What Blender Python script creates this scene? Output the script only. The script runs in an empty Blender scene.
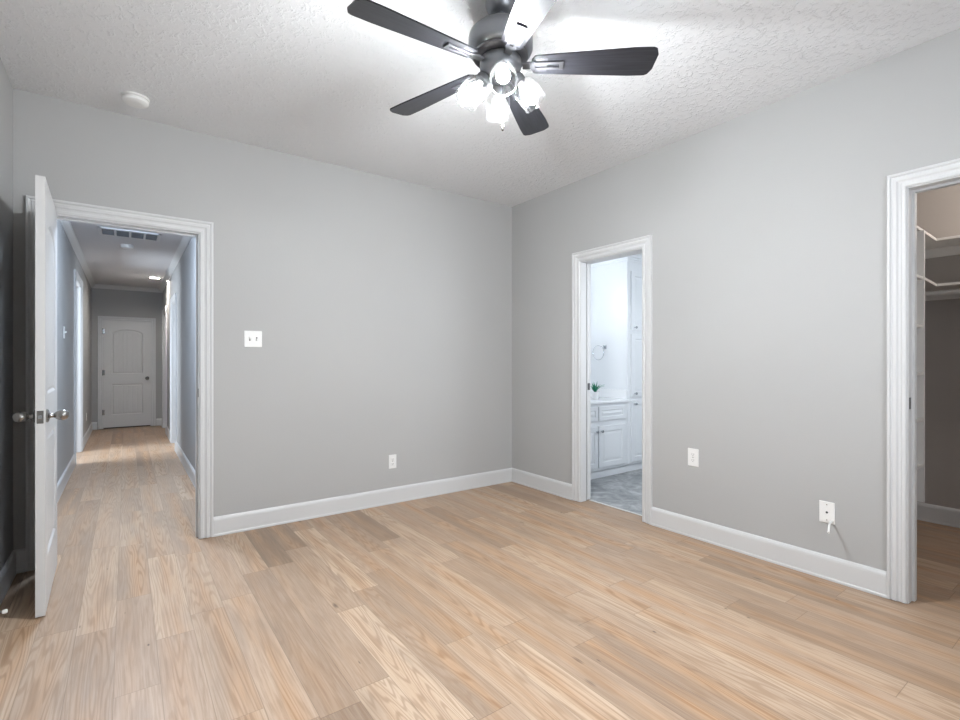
import bpy, bmesh, math, random
from mathutils import Vector, Matrix

random.seed(4)
S = bpy.context.scene
COL = S.collection
R = math.radians

# ------------------------------------------------------------------ camera
cam_data = bpy.data.cameras.new('camera')
cam_data.sensor_width = 36.0
cam_data.lens = 490.0 / 960.0 * 36.0
cam_data.shift_y = 1.0 / 960.0
cam_data.clip_start = 0.02
cam = bpy.data.objects.new('camera', cam_data)
COL.objects.link(cam)
cam.location = (0, 0, 1.2)
cam.rotation_euler = (R(90), 0, R(-35.84))
S.camera = cam

# ------------------------------------------------------------------ world and exposure
w = bpy.data.worlds.new('world')
w.use_nodes = True
w.node_tree.nodes['Background'].inputs[0].default_value = (0.62, 0.76, 1.0, 1)
w.node_tree.nodes['Background'].inputs[1].default_value = 1.0
S.world = w
S.view_settings.view_transform = 'Standard'
S.view_settings.look = 'None'
S.view_settings.gamma = 1
S.view_settings.use_curve_mapping = False
S.view_settings.exposure = 0.08


def area(name, loc, rot, sx, sy, power, color, spread=180):
    d = bpy.data.lights.new(name, 'AREA')
    d.shape = 'RECTANGLE'; d.size = sx; d.size_y = sy
    d.energy = power; d.color = color; d.spread = R(spread)
    o = bpy.data.objects.new(name, d)
    COL.objects.link(o)
    o.location = loc; o.rotation_euler = [R(a) for a in rot]
    return o


# daylight from the side rooms off the hall; added fill for bedroom and bathroom
area('bedroom_window_fill', (1.55, -0.72, 1.45), (90, 0, 0), 1.7, 1.35, 42, (0.95, 0.98, 1.0))  # added soft fill, shining in through the unseen rear opening
area('daylight_hall_left_room', (-2.0, 7.6, 1.5), (90, 0, -90), 1.2, 1.3, 110, (0.80, 0.90, 1.0))
area('daylight_hall_right_room', (2.1, 8.2, 1.5), (90, 0, 90), 1.2, 1.3, 50, (0.78, 0.88, 1.0))
area('bathroom_fill', (4.3, 1.42, 1.6), (90, 0, 0), 0.9, 1.1, 20, (0.86, 0.93, 1.0))  # added fill to brighten the cabinet fronts; the wall here is solid
BULB = 2300.0
VANITY_BULB = 55.0
CLOSET_BULB = 720.0
HALL_BULB = 560.0
HALL_DOME = 310.0

# ------------------------------------------------------------------ materials
def mat(name, col, rough=0.5, metal=0.0, spec=0.5, emit=None, estr=0.0, coat=0.0):
    m = bpy.data.materials.new(name); m.use_nodes = True
    b = m.node_tree.nodes['Principled BSDF']
    b.inputs['Base Color'].default_value = (*col, 1)
    b.inputs['Roughness'].default_value = rough
    b.inputs['Metallic'].default_value = metal
    b.inputs['Specular IOR Level'].default_value = spec
    b.inputs['Coat Weight'].default_value = coat
    if emit:
        b.inputs['Emission Color'].default_value = (*emit, 1)
        b.inputs['Emission Strength'].default_value = estr
    return m


class NT:
    def __init__(s, m):
        s.t = m.node_tree; s.b = s.t.nodes['Principled BSDF']
    def n(s, kind, **kw):
        x = s.t.nodes.new(kind)
        for k, v in kw.items(): setattr(x, k, v)
        return x
    def l(s, a, b): s.t.links.new(a, b)
    def put(s, sock, v):
        if isinstance(v, (int, float)): sock.default_value = v
        elif isinstance(v, tuple): sock.default_value = v
        else: s.l(v, sock)
    def m(s, op, a, b=0.0, c=0.0):
        x = s.n('ShaderNodeMath', operation=op)
        s.put(x.inputs[0], a); s.put(x.inputs[1], b); s.put(x.inputs[2], c)
        return x.outputs[0]
    def mix(s, f, a, b, mode='MIX'):
        x = s.n('ShaderNodeMix', data_type='RGBA', blend_type=mode)
        s.put(x.inputs[0], f); s.put(x.inputs[6], a); s.put(x.inputs[7], b)
        return x.outputs[2]
    def comb(s, a, b, c):
        x = s.n('ShaderNodeCombineXYZ')
        s.put(x.inputs[0], a); s.put(x.inputs[1], b); s.put(x.inputs[2], c)
        return x.outputs[0]
    def noise(s, vec, scale, detail=3.0, rough=0.5, dist=0.0):
        x = s.n('ShaderNodeTexNoise')
        s.l(vec, x.inputs['Vector'])
        x.inputs['Scale'].default_value = scale; x.inputs['Detail'].default_value = detail
        x.inputs['Roughness'].default_value = rough; x.inputs['Distortion'].default_value = dist
        return x.outputs[0]
    def ramp(s, f, pts):
        x = s.n('ShaderNodeValToRGB'); e = x.color_ramp.elements
        while len(e) < len(pts): e.new(0.5)
        for k, (p, c) in enumerate(pts):
            e[k].position = p; e[k].color = (*c, 1) if len(c) == 3 else c
        s.l(f, x.inputs[0]); return x.outputs[0]
    def maprange(s, v, a, b, c=0.0, d=1.0):
        x = s.n('ShaderNodeMapRange'); s.put(x.inputs[0], v)
        for k, q in enumerate((a, b, c, d)): x.inputs[k + 1].default_value = q
        return x.outputs[0]
    def bump(s, h, strength, dist):
        x = s.n('ShaderNodeBump'); x.inputs['Strength'].default_value = strength
        x.inputs['Distance'].default_value = dist
        s.l(h, x.inputs['Height']); s.l(x.outputs[0], s.b.inputs['Normal'])
    def obj(s):
        return s.n('ShaderNodeTexCoord').outputs['Object']


def wall_mat(name, col):
    m = mat(name, col, 0.62, spec=0.3); t = NT(m); o = t.obj()
    h = t.noise(o, 90, 3, 0.6)
    v = t.noise(o, 1.3, 2, 0.5)
    c = t.mix(v, tuple(x * 0.97 for x in col) + (1,), tuple(min(1, x * 1.03) for x in col) + (1,))
    t.l(c, t.b.inputs['Base Color']); t.bump(h, 0.12, 0.003)
    return m


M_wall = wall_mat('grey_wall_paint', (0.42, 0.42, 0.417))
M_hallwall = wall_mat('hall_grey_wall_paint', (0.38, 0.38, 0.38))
M_closetwall = wall_mat('closet_greige_wall_paint', (0.38, 0.355, 0.335))
M_bathwall = wall_mat('bathroom_white_wall_paint', (0.75, 0.77, 0.78))
M_white = mat('white_trim_paint', (0.60, 0.605, 0.61), 0.35, spec=0.45)
M_door = mat('white_door_paint', (0.60, 0.60, 0.60), 0.38, spec=0.45)
M_plastic = mat('white_plastic', (0.78, 0.78, 0.77), 0.35)
M_dark = mat('dark_slot', (0.03, 0.03, 0.03), 0.7)
M_nickel = mat('satin_nickel', (0.30, 0.29, 0.28), 0.25, 1.0)
M_strike = mat('dark_nickel', (0.11, 0.11, 0.11), 0.4, 0.9)
M_chrome = mat('polished_chrome', (0.55, 0.57, 0.60), 0.12, 1.0)
M_gun = mat('brushed_gunmetal', (0.27, 0.28, 0.30), 0.38, 0.85)
M_bracket = mat('bracket_pewter', (0.13, 0.13, 0.14), 0.42, 0.85)
M_cab = mat('white_cabinet_paint', (0.78, 0.80, 0.83), 0.3, spec=0.5)
M_counter = mat('white_cultured_marble', (0.85, 0.86, 0.88), 0.18, spec=0.5)
M_shelf = mat('white_shelf_paint', (0.70, 0.69, 0.67), 0.45)
M_pot = mat('white_ceramic', (0.85, 0.85, 0.86), 0.2)
M_leaf = mat('green_leaf', (0.02, 0.27, 0.15), 0.4)
M_soil = mat('dark_soil', (0.03, 0.025, 0.02), 0.9)
M_vent = mat('vent_filter_grey', (0.26, 0.27, 0.29), 0.8)
M_threshold = mat('threshold_strip', (0.62, 0.61, 0.58), 0.4)
M_rubber = mat('white_rubber', (0.85, 0.85, 0.83), 0.5)

# ceiling: stippled knock-down texture
def ceiling_mat():
    m = mat('textured_white_ceiling', (0.73, 0.74, 0.755), 0.8, spec=0.2); t = NT(m); o = t.obj()
    a = t.noise(o, 30, 4, 0.62, 0.6)
    b = t.maprange(a, 0.5, 0.64)
    c = t.noise(o, 75, 2, 0.5)
    h = t.m('ADD', b, t.m('MULTIPLY', c, 0.35))
    t.bump(h, 0.6, 0.0055)
    return m
M_ceil = ceiling_mat()
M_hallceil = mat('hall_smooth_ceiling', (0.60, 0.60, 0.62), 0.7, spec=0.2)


def floor_mat():
    m = mat('pale_oak_planks', (0.5, 0.4, 0.3), 0.42, spec=0.4); t = NT(m)
    sep = t.n('ShaderNodeSeparateXYZ'); t.l(t.obj(), sep.inputs[0])
    x, y = sep.outputs[0], sep.outputs[1]
    W, L = 0.1415, 1.22
    u = t.m('DIVIDE', t.m('ADD', x, 0.037 + W * 40), W)
    i = t.m('FLOOR', u)
    wi = t.n('ShaderNodeTexWhiteNoise', noise_dimensions='1D'); t.l(i, wi.inputs['W'])
    v = t.m('DIVIDE', t.m('ADD', y, t.m('MULTIPLY', wi.outputs[0], 9.0)), t.m('ADD', 0.85, t.m('MULTIPLY', t.m('FRACT', t.m('MULTIPLY', wi.outputs[0], 7.13)), 0.55)))
    j = t.m('FLOOR', v)
    wn = t.n('ShaderNodeTexWhiteNoise', noise_dimensions='2D')
    t.l(t.comb(i, j, 0.0), wn.inputs['Vector'])
    idv = wn.outputs[0]
    ids = t.n('ShaderNodeSeparateColor'); t.l(wn.outputs[1], ids.inputs[0])
    r2, r3 = ids.outputs[0], ids.outputs[1]
    base = t.ramp(idv, [(0.0, (0.235, 0.160, 0.108)), (0.18, (0.45, 0.325, 0.232)), (0.38, (0.29, 0.20, 0.138)),
                        (0.58, (0.50, 0.37, 0.265)), (0.76, (0.33, 0.232, 0.162)), (1.0, (0.56, 0.425, 0.31))])
    off = t.m('MULTIPLY', idv, 37.0)
    # cathedral growth rings
    vec = t.comb(t.m('ADD', t.m('MULTIPLY', x, 8.5), off), t.m('ADD', t.m('MULTIPLY', y, 0.50), t.m('MULTIPLY', r2, 50.0)), off)
    n1 = t.noise(vec, 1.0, 2.2, 0.45, 0.15)
    rings = t.m('SINE', t.m('MULTIPLY', n1, 150.0))
    rings = t.maprange(rings, 0.0, 0.9)
    # honey coloured heartwood band wandering along each board
    fu = t.m('FRACT', u); fv = t.m('FRACT', v)
    wob = t.noise(t.comb(off, t.m('MULTIPLY', y, 1.1), r2), 1.0, 2.0, 0.5)
    cen = t.m('ADD', t.m('MULTIPLY', r3, 0.5), t.m('MULTIPLY', wob, 0.5))
    band = t.maprange(t.m('ABSOLUTE', t.m('SUBTRACT', fu, cen)), 0.42, 0.05)
    vecp = t.comb(t.m('ADD', t.m('MULTIPLY', x, 16.0), off), t.m('ADD', t.m('MULTIPLY', y, 1.3), off), r2)
    pn = t.maprange(t.noise(vecp, 1.0, 3.0, 0.55), 0.33, 0.55)
    patch = t.m('MULTIPLY', t.m('MULTIPLY', band, pn), t.maprange(r3, 0.1, 0.75, 0.25, 1.0))
    honey = t.mix(patch, base, (0.37, 0.195, 0.085, 1))
    # pale lime wash in grain streaks
    vecs = t.comb(t.m('ADD', t.m('MULTIPLY', x, 150.0), off), t.m('MULTIPLY', y, 4.5), off)
    st = t.noise(vecs, 1.0, 5.0, 0.65)
    c = t.mix(t.maprange(st, 0.42, 0.72, 0.0, 0.26), honey, (0.60, 0.49, 0.40, 1))
    c = t.mix(t.m('MULTIPLY', t.maprange(st, 0.50, 0.32), 0.42), c, (0.23, 0.145, 0.09, 1))
    # growth rings: pale limed lines over dark ones
    c = t.mix(t.m('MULTIPLY', rings, t.maprange(r2, 0.0, 0.9, 0.12, 0.48)), c, (0.27, 0.165, 0.10, 1))
    pale = t.m('MULTIPLY', t.m('SUBTRACT', 1.0, rings), t.m('MULTIPLY', patch, 0.35))
    c = t.mix(pale, c, (0.58, 0.44, 0.32, 1))
    # greyish smoky stain on some boards
    gs = t.maprange(t.noise(t.comb(t.m('ADD', t.m('MULTIPLY', x, 9.0), off), t.m('ADD', t.m('MULTIPLY', y, 1.6), off), 4.0), 1.0, 3.0, 0.55), 0.50, 0.72)
    c = t.mix(t.m('MULTIPLY', gs, 0.40), c, (0.235, 0.175, 0.135, 1))
    # knots and mineral flecks
    for sx, sy, sd, th0, lo, prob, am in ((4.6, 1.6, 3.1, 0.085, 0.03, 0.45, 0.85), (11.0, 5.0, 8.3, 0.085, 0.03, 0.80, 0.95), (13.0, 3.0, 5.3, 0.07, 0.02, 0.78, 0.8)):
        vk = t.n('ShaderNodeTexVoronoi'); vk.inputs['Scale'].default_value = 1.0
        t.l(t.comb(t.m('MULTIPLY', x, sx), t.m('MULTIPLY', y, sy), sd), vk.inputs['Vector'])
        kn = t.maprange(t.m('ADD', vk.outputs['Distance'], t.m('MULTIPLY', st, 0.035)), th0, lo)
        ks = t.n('ShaderNodeSeparateColor'); t.l(vk.outputs['Color'], ks.inputs[0])
        kn = t.m('MULTIPLY', kn, t.m('GREATER_THAN', ks.outputs[0], prob))
        c = t.mix(t.m('MULTIPLY', kn, am), c, (0.06, 0.035, 0.022, 1))
    # seams
    eu = t.m('MINIMUM', fu, t.m('SUBTRACT', 1.0, fu))
    ev = t.m('MINIMUM', fv, t.m('SUBTRACT', 1.0, fv))
    su = t.maprange(eu, 0.010, 0.003); sv = t.maprange(ev, 0.0018, 0.0006)
    seam = t.m('MAXIMUM', su, sv)
    c = t.mix(t.m('MULTIPLY', seam, 0.62), c, (0.16, 0.10, 0.065, 1))
    t.l(c, t.b.inputs['Base Color'])
    t.l(t.maprange(st, 0.3, 0.7, 0.36, 0.5), t.b.inputs['Roughness'])
    t.bump(t.m('SUBTRACT', t.m('MULTIPLY', st, 0.15), seam), 0.25, 0.0012)
    return m
M_floor = floor_mat()


def tile_mat():
    m = mat('grey_slate_vinyl', (0.3, 0.3, 0.3), 0.35, spec=0.4); t = NT(m); o = t.obj()
    a = t.noise(o, 5.5, 6, 0.62, 1.2)
    b = t.noise(o, 22, 4, 0.6, 0.6)
    c = t.ramp(a, [(0.3, (0.17, 0.18, 0.19)), (0.5, (0.32, 0.33, 0.34)), (0.7, (0.52, 0.53, 0.54))])
    c = t.mix(t.maprange(b, 0.45, 0.7, 0.0, 0.4), c, (0.14, 0.145, 0.15, 1))
    br = t.n('ShaderNodeTexBrick'); br.offset = 0.0
    br.inputs['Scale'].default_value = 1.0; br.inputs['Brick Width'].default_value = 0.45
    br.inputs['Row Height'].default_value = 0.45; br.inputs['Mortar Size'].default_value = 0.004
    t.l(o, br.inputs['Vector'])
    c = t.mix(t.m('MULTIPLY', br.outputs['Fac'], 0.5), c, (0.2, 0.2, 0.2, 1))
    t.l(c, t.b.inputs['Base Color'])
    return m
M_tile = tile_mat()


def blade_mat():
    m = mat('espresso_blade', (0.012, 0.012, 0.015), 0.36, spec=0.4, coat=0.12); t = NT(m)
    sep = t.n('ShaderNodeSeparateXYZ'); t.l(t.obj(), sep.inputs[0])
    g = t.noise(t.comb(t.m('MULTIPLY', sep.outputs[0], 5.0), t.m('MULTIPLY', sep.outputs[1], 110.0), 0.0), 1.0, 3, 0.6)
    c = t.mix(t.maprange(g, 0.35, 0.7), (0.009, 0.0095, 0.012, 1), (0.022, 0.022, 0.027, 1))
    t.l(c, t.b.inputs['Base Color']); t.b.inputs['Coat Roughness'].default_value = 0.25
    return m
M_blade = blade_mat()


def glass_mat():
    # thin walled seeded glass: mostly clear, faint haze, bubbles bump the gloss
    m = bpy.data.materials.new('seeded_glass'); m.use_nodes = True
    nt = m.node_tree; nt.nodes.clear()
    out = nt.nodes.new('ShaderNodeOutputMaterial')
    tr = nt.nodes.new('ShaderNodeBsdfTransparent'); tr.inputs[0].default_value = (0.97, 0.98, 0.98, 1)
    gl = nt.nodes.new('ShaderNodeBsdfGlossy'); gl.inputs['Roughness'].default_value = 0.08
    tl = nt.nodes.new('ShaderNodeBsdfTranslucent'); tl.inputs[0].default_value = (0.95, 0.96, 0.97, 1)
    tc = nt.nodes.new('ShaderNodeTexCoord')
    vo = nt.nodes.new('ShaderNodeTexVoronoi'); vo.inputs['Scale'].default_value = 85
    nt.links.new(tc.outputs['Object'], vo.inputs['Vector'])
    mr = nt.nodes.new('ShaderNodeMapRange')
    mr.inputs[1].default_value = 0.15; mr.inputs[2].default_value = 0.3
    mr.inputs[3].default_value = 0.03; mr.inputs[4].default_value = 0.003
    nt.links.new(vo.outputs['Distance'], mr.inputs[0])
    lw = nt.nodes.new('ShaderNodeLayerWeight'); lw.inputs[0].default_value = 0.35
    mp = nt.nodes.new('ShaderNodeMath'); mp.operation = 'MULTIPLY'; mp.inputs[1].default_value = 0.3
    nt.links.new(lw.outputs['Fresnel'], mp.inputs[0])
    m1 = nt.nodes.new('ShaderNodeMixShader'); m2 = nt.nodes.new('ShaderNodeMixShader')
    nt.links.new(mr.outputs[0], m1.inputs[0]); nt.links.new(tr.outputs[0], m1.inputs[1]); nt.links.new(tl.outputs[0], m1.inputs[2])
    nt.links.new(mp.outputs[0], m2.inputs[0]); nt.links.new(m1.outputs[0], m2.inputs[1]); nt.links.new(gl.outputs[0], m2.inputs[2])
    nt.links.new(m2.outputs[0], out.inputs[0])
    return m
M_glass = glass_mat()


def emit_mat(name, col, strength):
    m = bpy.data.materials.new(name); m.use_nodes = True
    nt = m.node_tree; nt.nodes.clear()
    out = nt.nodes.new('ShaderNodeOutputMaterial'); e = nt.nodes.new('ShaderNodeEmission')
    e.inputs[0].default_value = (*col, 1); e.inputs[1].default_value = strength
    nt.links.new(e.outputs[0], out.inputs[0])
    return m
M_bulb = emit_mat('fan_bulb_glow', (0.95, 0.98, 1.0), BULB)
M_vbulb = emit_mat('vanity_bulb_glow', (0.90, 0.95, 1.0), VANITY_BULB)
M_cbulb = emit_mat('closet_bulb_glow', (1.0, 0.91, 0.83), CLOSET_BULB)
M_dome = emit_mat('hall_dome_glow', (0.68, 0.82, 1.0), HALL_DOME)
M_hbulb = emit_mat('downlight_glow', (1.0, 0.93, 0.85), HALL_BULB)

# ------------------------------------------------------------------ mesh helpers
def mk(name, bm, m, parent=None, smooth=False, bevel=0.0, loc=None, rot=None):
    bmesh.ops.recalc_face_normals(bm, faces=bm.faces)
    me = bpy.data.meshes.new(name); bm.to_mesh(me); bm.free()
    if smooth:
        for p in me.polygons: p.use_smooth = True
        me.set_sharp_from_angle(angle=R(38))
    me.materials.append(m)
    o = bpy.data.objects.new(name, me); COL.objects.link(o)
    if parent: o.parent = parent
    if loc: o.location = loc
    if rot: o.rotation_euler = rot
    if bevel:
        b = o.modifiers.new('bevel', 'BEVEL'); b.width = bevel; b.segments = 2; b.limit_method = 'ANGLE'; b.angle_limit = R(40)
    return o


def struct(o):
    o['kind'] = 'structure'; return o


def thing(name, label, cat, loc=(0, 0, 0), rot=(0, 0, 0), group=None):
    o = bpy.data.objects.new(name, None); COL.objects.link(o)
    o.empty_display_size = 0.1
    o.location = loc; o.rotation_euler = rot
    return tag(o, label, cat, group)


def tag(o, label, cat, group=None):
    o['label'] = label; o['category'] = cat
    if group: o['group'] = group
    return o


def box(bm, x0, x1, y0, y1, z0, z1, M=None):
    v = [bm.verts.new((x, y, z)) for x in (x0, x1) for y in (y0, y1) for z in (z0, z1)]
    for f in ((0, 1, 3, 2), (4, 6, 7, 5), (0, 4, 5, 1), (2, 3, 7, 6), (0, 2, 6, 4), (1, 5, 7, 3)):
        bm.faces.new([v[k] for k in f])
    if M is not None:
        for q in v: q.co = M @ q.co
    return v


def lathe(bm, prof, seg=32, M=None, cap=True):
    """prof: list of (r, z) from one end to the other, round the Z axis"""
    rings = []
    for r, z in prof:
        if r < 1e-6:
            rings.append([bm.verts.new((0, 0, z))])
        else:
            rings.append([bm.verts.new((r * math.cos(2 * math.pi * k / seg), r * math.sin(2 * math.pi * k / seg), z)) for k in range(seg)])
    for a, b in zip(rings, rings[1:]):
        for k in range(seg):
            k2 = (k + 1) % seg
            if len(a) == 1 and len(b) == 1: break
            if len(a) == 1: bm.faces.new((a[0], b[k], b[k2]))
            elif len(b) == 1: bm.faces.new((a[k], a[k2], b[0]))
            else: bm.faces.new((a[k], a[k2], b[k2], b[k]))
    if cap:
        for q in (rings[0], rings[-1]):
            if len(q) > 2: bm.faces.new(q)
    vs = [v for r_ in rings for v in r_]
    if M is not None:
        for v in vs: v.co = M @ v.co
    return vs


def tube(bm, pts, r, seg=10):
    pts = [Vector(p) for p in pts]; rings = []
    up = Vector((0, 0, 1))
    for k, p in enumerate(pts):
        d = (pts[min(k + 1, len(pts) - 1)] - pts[max(k - 1, 0)]).normalized()
        a = d.cross(up)
        if a.length < 1e-3: a = d.cross(Vector((1, 0, 0)))
        a.normalize(); b = d.cross(a).normalized()
        rr = r[k] if isinstance(r, (list, tuple)) else r
        rings.append([bm.verts.new(p + (a * math.cos(2 * math.pi * q / seg) + b * math.sin(2 * math.pi * q / seg)) * rr) for q in range(seg)])
    for a, b in zip(rings, rings[1:]):
        for k in range(seg): bm.faces.new((a[k], a[(k + 1) % seg], b[(k + 1) % seg], b[k]))
    bm.faces.new(rings[0]); bm.faces.new(rings[-1][::-1])


def frame_on(axis, plane, sign):
    """(u, t, z) -> world. axis 'y': wall plane y=plane, u runs along x. axis 'x': wall plane x=plane, u runs along y.
    t leaves the wall in direction sign."""
    if axis == 'y': return lambda u, t, z: (u, plane + sign * t, z)
    return lambda u, t, z: (plane + sign * t, u, z)


CASING = [(0.0, 0.0), (0.0, 0.010), (0.006, 0.014), (0.020, 0.014), (0.024, 0.009), (0.036, 0.010), (0.044, 0.017),
          (0.060, 0.018), (0.064, 0.014), (0.070, 0.015), (0.074, 0.022), (0.084, 0.022), (0.088, 0.019), (0.088, 0.0)]


def casing(bm, F, u0, u1, zt, gap=0.006, scale=1.0):
    lines = []
    for wd, th in CASING:
        q = gap + wd * scale * 0.91
        lines.append([bm.verts.new(F(a, th, z)) for a, z in ((u0 - q, 0.004), (u0 - q, zt + q), (u1 + q, zt + q), (u1 + q, 0.004))])
    for a, b in zip(lines, lines[1:]):
        for k in range(3): bm.faces.new((a[k], a[k + 1], b[k + 1], b[k]))
    bm.faces.new([l[0] for l in lines]); bm.faces.new([l[3] for l in lines][::-1])


def jamb(bm, F, u0, u1, zt, depth, stop=0.045, th=0.018):
    """lining of an opening u0..u1; t runs negative into the wall"""
    def b(a0, a1, t0, t1, z0, z1):
        vs = []
        for a in (a0, a1):
            for t in (t0, t1):
                for z in (z0, z1): vs.append(bm.verts.new(F(a, t, z)))
        for f in ((0, 1, 3, 2), (4, 6, 7, 5), (0, 4, 5, 1), (2, 3, 7, 6), (0, 2, 6, 4), (1, 5, 7, 3)):
            bm.faces.new([vs[k] for k in f])
    e = 0.002
    b(u0 - th, u0, e, -depth - e, 0.002, zt)
    if stop is None:      # split jamb with a door slot in it
        b(u1, u1 + th, e, -0.066, 0.002, zt); b(u1, u1 + th, -0.080, -depth - e, 0.012, zt)
    else:
        b(u1, u1 + th, e, -depth - e, 0.002, zt)
    b(u0 - th, u1 + th, e, -depth - e, zt, zt + th)
    if stop is None: return
    s = 0.011
    b(u0, u0 + s, -stop, -stop - 0.035, 0.002, zt); b(u1 - s, u1, -stop, -stop - 0.035, 0.002, zt)
    b(u0 + s, u1 - s, -stop, -stop - 0.035, zt - s, zt)


BASE = [(0.0, 0.0), (0.017, 0.0), (0.017, 0.012), (0.0145, 0.016), (0.0145, 0.108), (0.0125, 0.119), (0.008, 0.128), (0.004, 0.132), (0.0, 0.132)]


def baseboard(name, F, segs):
    bm = bmesh.new()
    for u0, u1 in segs:
        a = [bm.verts.new(F(u0, t, z + 0.001)) for t, z in BASE]
        b = [bm.verts.new(F(u1, t, z + 0.001)) for t, z in BASE]
        n = len(BASE)
        for k in range(n): bm.faces.new((a[k], a[(k + 1) % n], b[(k + 1) % n], b[k]))
        bm.faces.new(a); bm.faces.new(b[::-1])
    return struct(mk(name, bm, M_white))


def wall(name, axis, p0, p1, u0, u1, z1, holes, m, z0=0.0):
    """slab between planes p0..p1 on `axis`, u0..u1 along the other, holes = [(a,b,zbottom,ztop)]"""
    bm = bmesh.new()
    def b(a0, a1, c0, c1):
        if a1 - a0 < 1e-5 or c1 - c0 < 1e-5: return
        if axis == 'y': box(bm, a0, a1, p0, p1, c0, c1)
        else: box(bm, p0, p1, a0, a1, c0, c1)
    cur = u0
    for a, c, zb, zt in sorted(holes):
        b(cur, a, z0, z1); b(a, c, zt, z1); b(a, c, z0, zb); cur = c
    b(cur, u1, z0, z1)
    return struct(mk(name, bm, m))


def slab(name, x0, x1, y0, y1, z0, z1, m):
    bm = bmesh.new(); box(bm, x0, x1, y0, y1, z0, z1)
    return struct(mk(name, bm, m))

# ------------------------------------------------------------------ dimensions
YA, XB, XL, YR = 3.785, 3.128, -0.517, -0.515
T = 0.12
YH, XC = YA + T, XB + T          # far faces of the two door walls
ZC = 2.74
# door openings
A0, A1, AT = -0.377, 0.396, 2.056      # bedroom door (in wall y=YA)
B0, B1, BT = 2.259, 2.869, 2.038       # bathroom door (in wall x=XB)
C0, C1, CT = 0.090, 0.721, 2.052       # closet door (in wall x=XB)
HL, HR, HE, HZ = -0.487, 0.545, 10.85, 2.535   # hall
J = 0.018

# ------------------------------------------------------------------ floors and ceilings
slab('floor', XL - 0.2, XC, YR - 0.1, YH, -0.06, 0.0, M_floor)
slab('floor_hall', -2.2, 2.3, YH, HE + 0.1, -0.06, 0.0, M_floor)
slab('floor_closet', XC, 4.98, -0.9, 1.3, -0.06, 0.0, M_floor)
slab('floor_bathroom', XC, 5.6, 1.3, 4.05, -0.06, 0.0, M_tile)
bm = bmesh.new(); box(bm, XC - 0.018, XC + 0.006, B0, B1, 0.0005, 0.004)
struct(mk('trim_13', bm, M_threshold, bevel=0.001))
slab('ceiling', XL - 0.2, XB + 0.06, YR - 0.1, YA + 0.06, ZC, ZC + 0.06, M_ceil)
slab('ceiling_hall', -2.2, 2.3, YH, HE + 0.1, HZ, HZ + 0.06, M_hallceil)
slab('ceiling_closet', XC, 4.98, -0.9, 1.29, 2.62, 2.68, M_closetwall)
slab('ceiling_bathroom', XC, 5.6, 1.3, 4.05, 2.62, 2.68, M_bathwall)

# ------------------------------------------------------------------ bedroom walls
wall('wall_front', 'y', YA, YH, XL - T, XB, ZC, [(A0 - J, A1 + J, 0, AT + J)], M_wall)
wall('wall_right', 'x', XB, XC, YR - T, YH, ZC, [(C0 - J, C1 + J, 0, CT + J), (B0 - J, B1 + J, 0, BT + J)], M_wall)
wall('wall_left', 'x', XL - T, XL, YR, YA, ZC, [], M_wall)
wall('wall_rear', 'y', YR - T, YR, XL - T, XB, ZC, [(0.7, 2.4, 0.78, 2.13)], M_wall)

# unseen rear window behind the camera, added to let the fill in
bm = bmesh.new()
for a in (0.7, 1.53, 2.36):
    box(bm, a, a + 0.04, YR - 0.08, YR - 0.04, 0.78, 2.13)
for z in (0.78, 1.43, 2.09):
    box(bm, 0.7, 2.4, YR - 0.08, YR - 0.04, z, z + 0.04)
window = struct(mk('added_window_1', bm, M_white))
bm = bmesh.new()
box(bm, 0.62, 2.48, YR, YR + 0.018, 2.13, 2.21); box(bm, 0.62, 0.70, YR, YR + 0.018, 0.78, 2.13)
box(bm, 2.40, 2.48, YR, YR + 0.018, 0.78, 2.13); box(bm, 0.60, 2.50, YR, YR + 0.05, 0.755, 0.78)
mk('added_window_casing', bm, M_white, window)

# ------------------------------------------------------------------ casings and jambs
def opening(name_no, axis, plane, sign, u0, u1, zt, stop=0.045, both=True, depth=T, scale=1.0):
    F = frame_on(axis, plane, sign)
    bm = bmesh.new()
    casing(bm, F, u0, u1, zt, scale=scale)
    jamb(bm, F, u0, u1, zt, depth, stop)
    if both:
        G = frame_on(axis, plane - sign * depth, -sign)
        casing(bm, G, u0, u1, zt, gap=0.012, scale=scale)
    return struct(mk('trim_%d' % name_no, bm, M_white))


trA = opening(1, 'y', YA, -1, A0, A1, AT, stop=0.042)
trB = opening(2, 'x', XB, -1, B0, B1, BT, stop=None)
trC = opening(3, 'x', XB, -1, C0, C1, CT, stop=0.055, scale=0.937)


def strike(parent, axis, at, u, z, into=0.02, flip=1):
    """satin strike plate let into a jamb; plate lies in the jamb face"""
    bm = bmesh.new()
    if axis == 'y':   # jamb face is x = u, facing -x ; at = y
        box(bm, u - 0.0015 * flip, u, at - 0.014, at + 0.014, z - 0.029, z + 0.029)
        box(bm, u - 0.0022 * flip, u, at + 0.002, at + 0.010, z - 0.012, z + 0.012)
    else:             # jamb face is y = u, facing -y ; at = x
        box(bm, at - 0.014, at + 0.014, u - 0.0015, u, z - 0.029, z + 0.029)
        box(bm, at + 0.002, at + 0.010, u - 0.0022, u, z - 0.012, z + 0.012)
    return mk('strike_plate', bm, M_strike, parent, bevel=0.0006)


strike(trA, 'y', YA + 0.018, A1, 0.985)
strike(trB, 'x', XC - 0.022, B1, 0.98)
strike(trC, 'x', XB + 0.020, C1, 0.99)

# ------------------------------------------------------------------ baseboards in the bedroom
K = 0.087
baseboard('baseboard_front', frame_on('y', YA, -1), [(A1 + K, XB), (XL, A0 - K)])
baseboard('baseboard_right', frame_on('x', XB, -1), [(B1 + K, YA), (C1 + K - 0.005, B0 - K), (YR, C0 - K)])
baseboard('baseboard_left', frame_on('x', XL, 1), [(YR, YA)])
baseboard('baseboard_rear', frame_on('y', YR, 1), [(XL, XB)])

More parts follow.
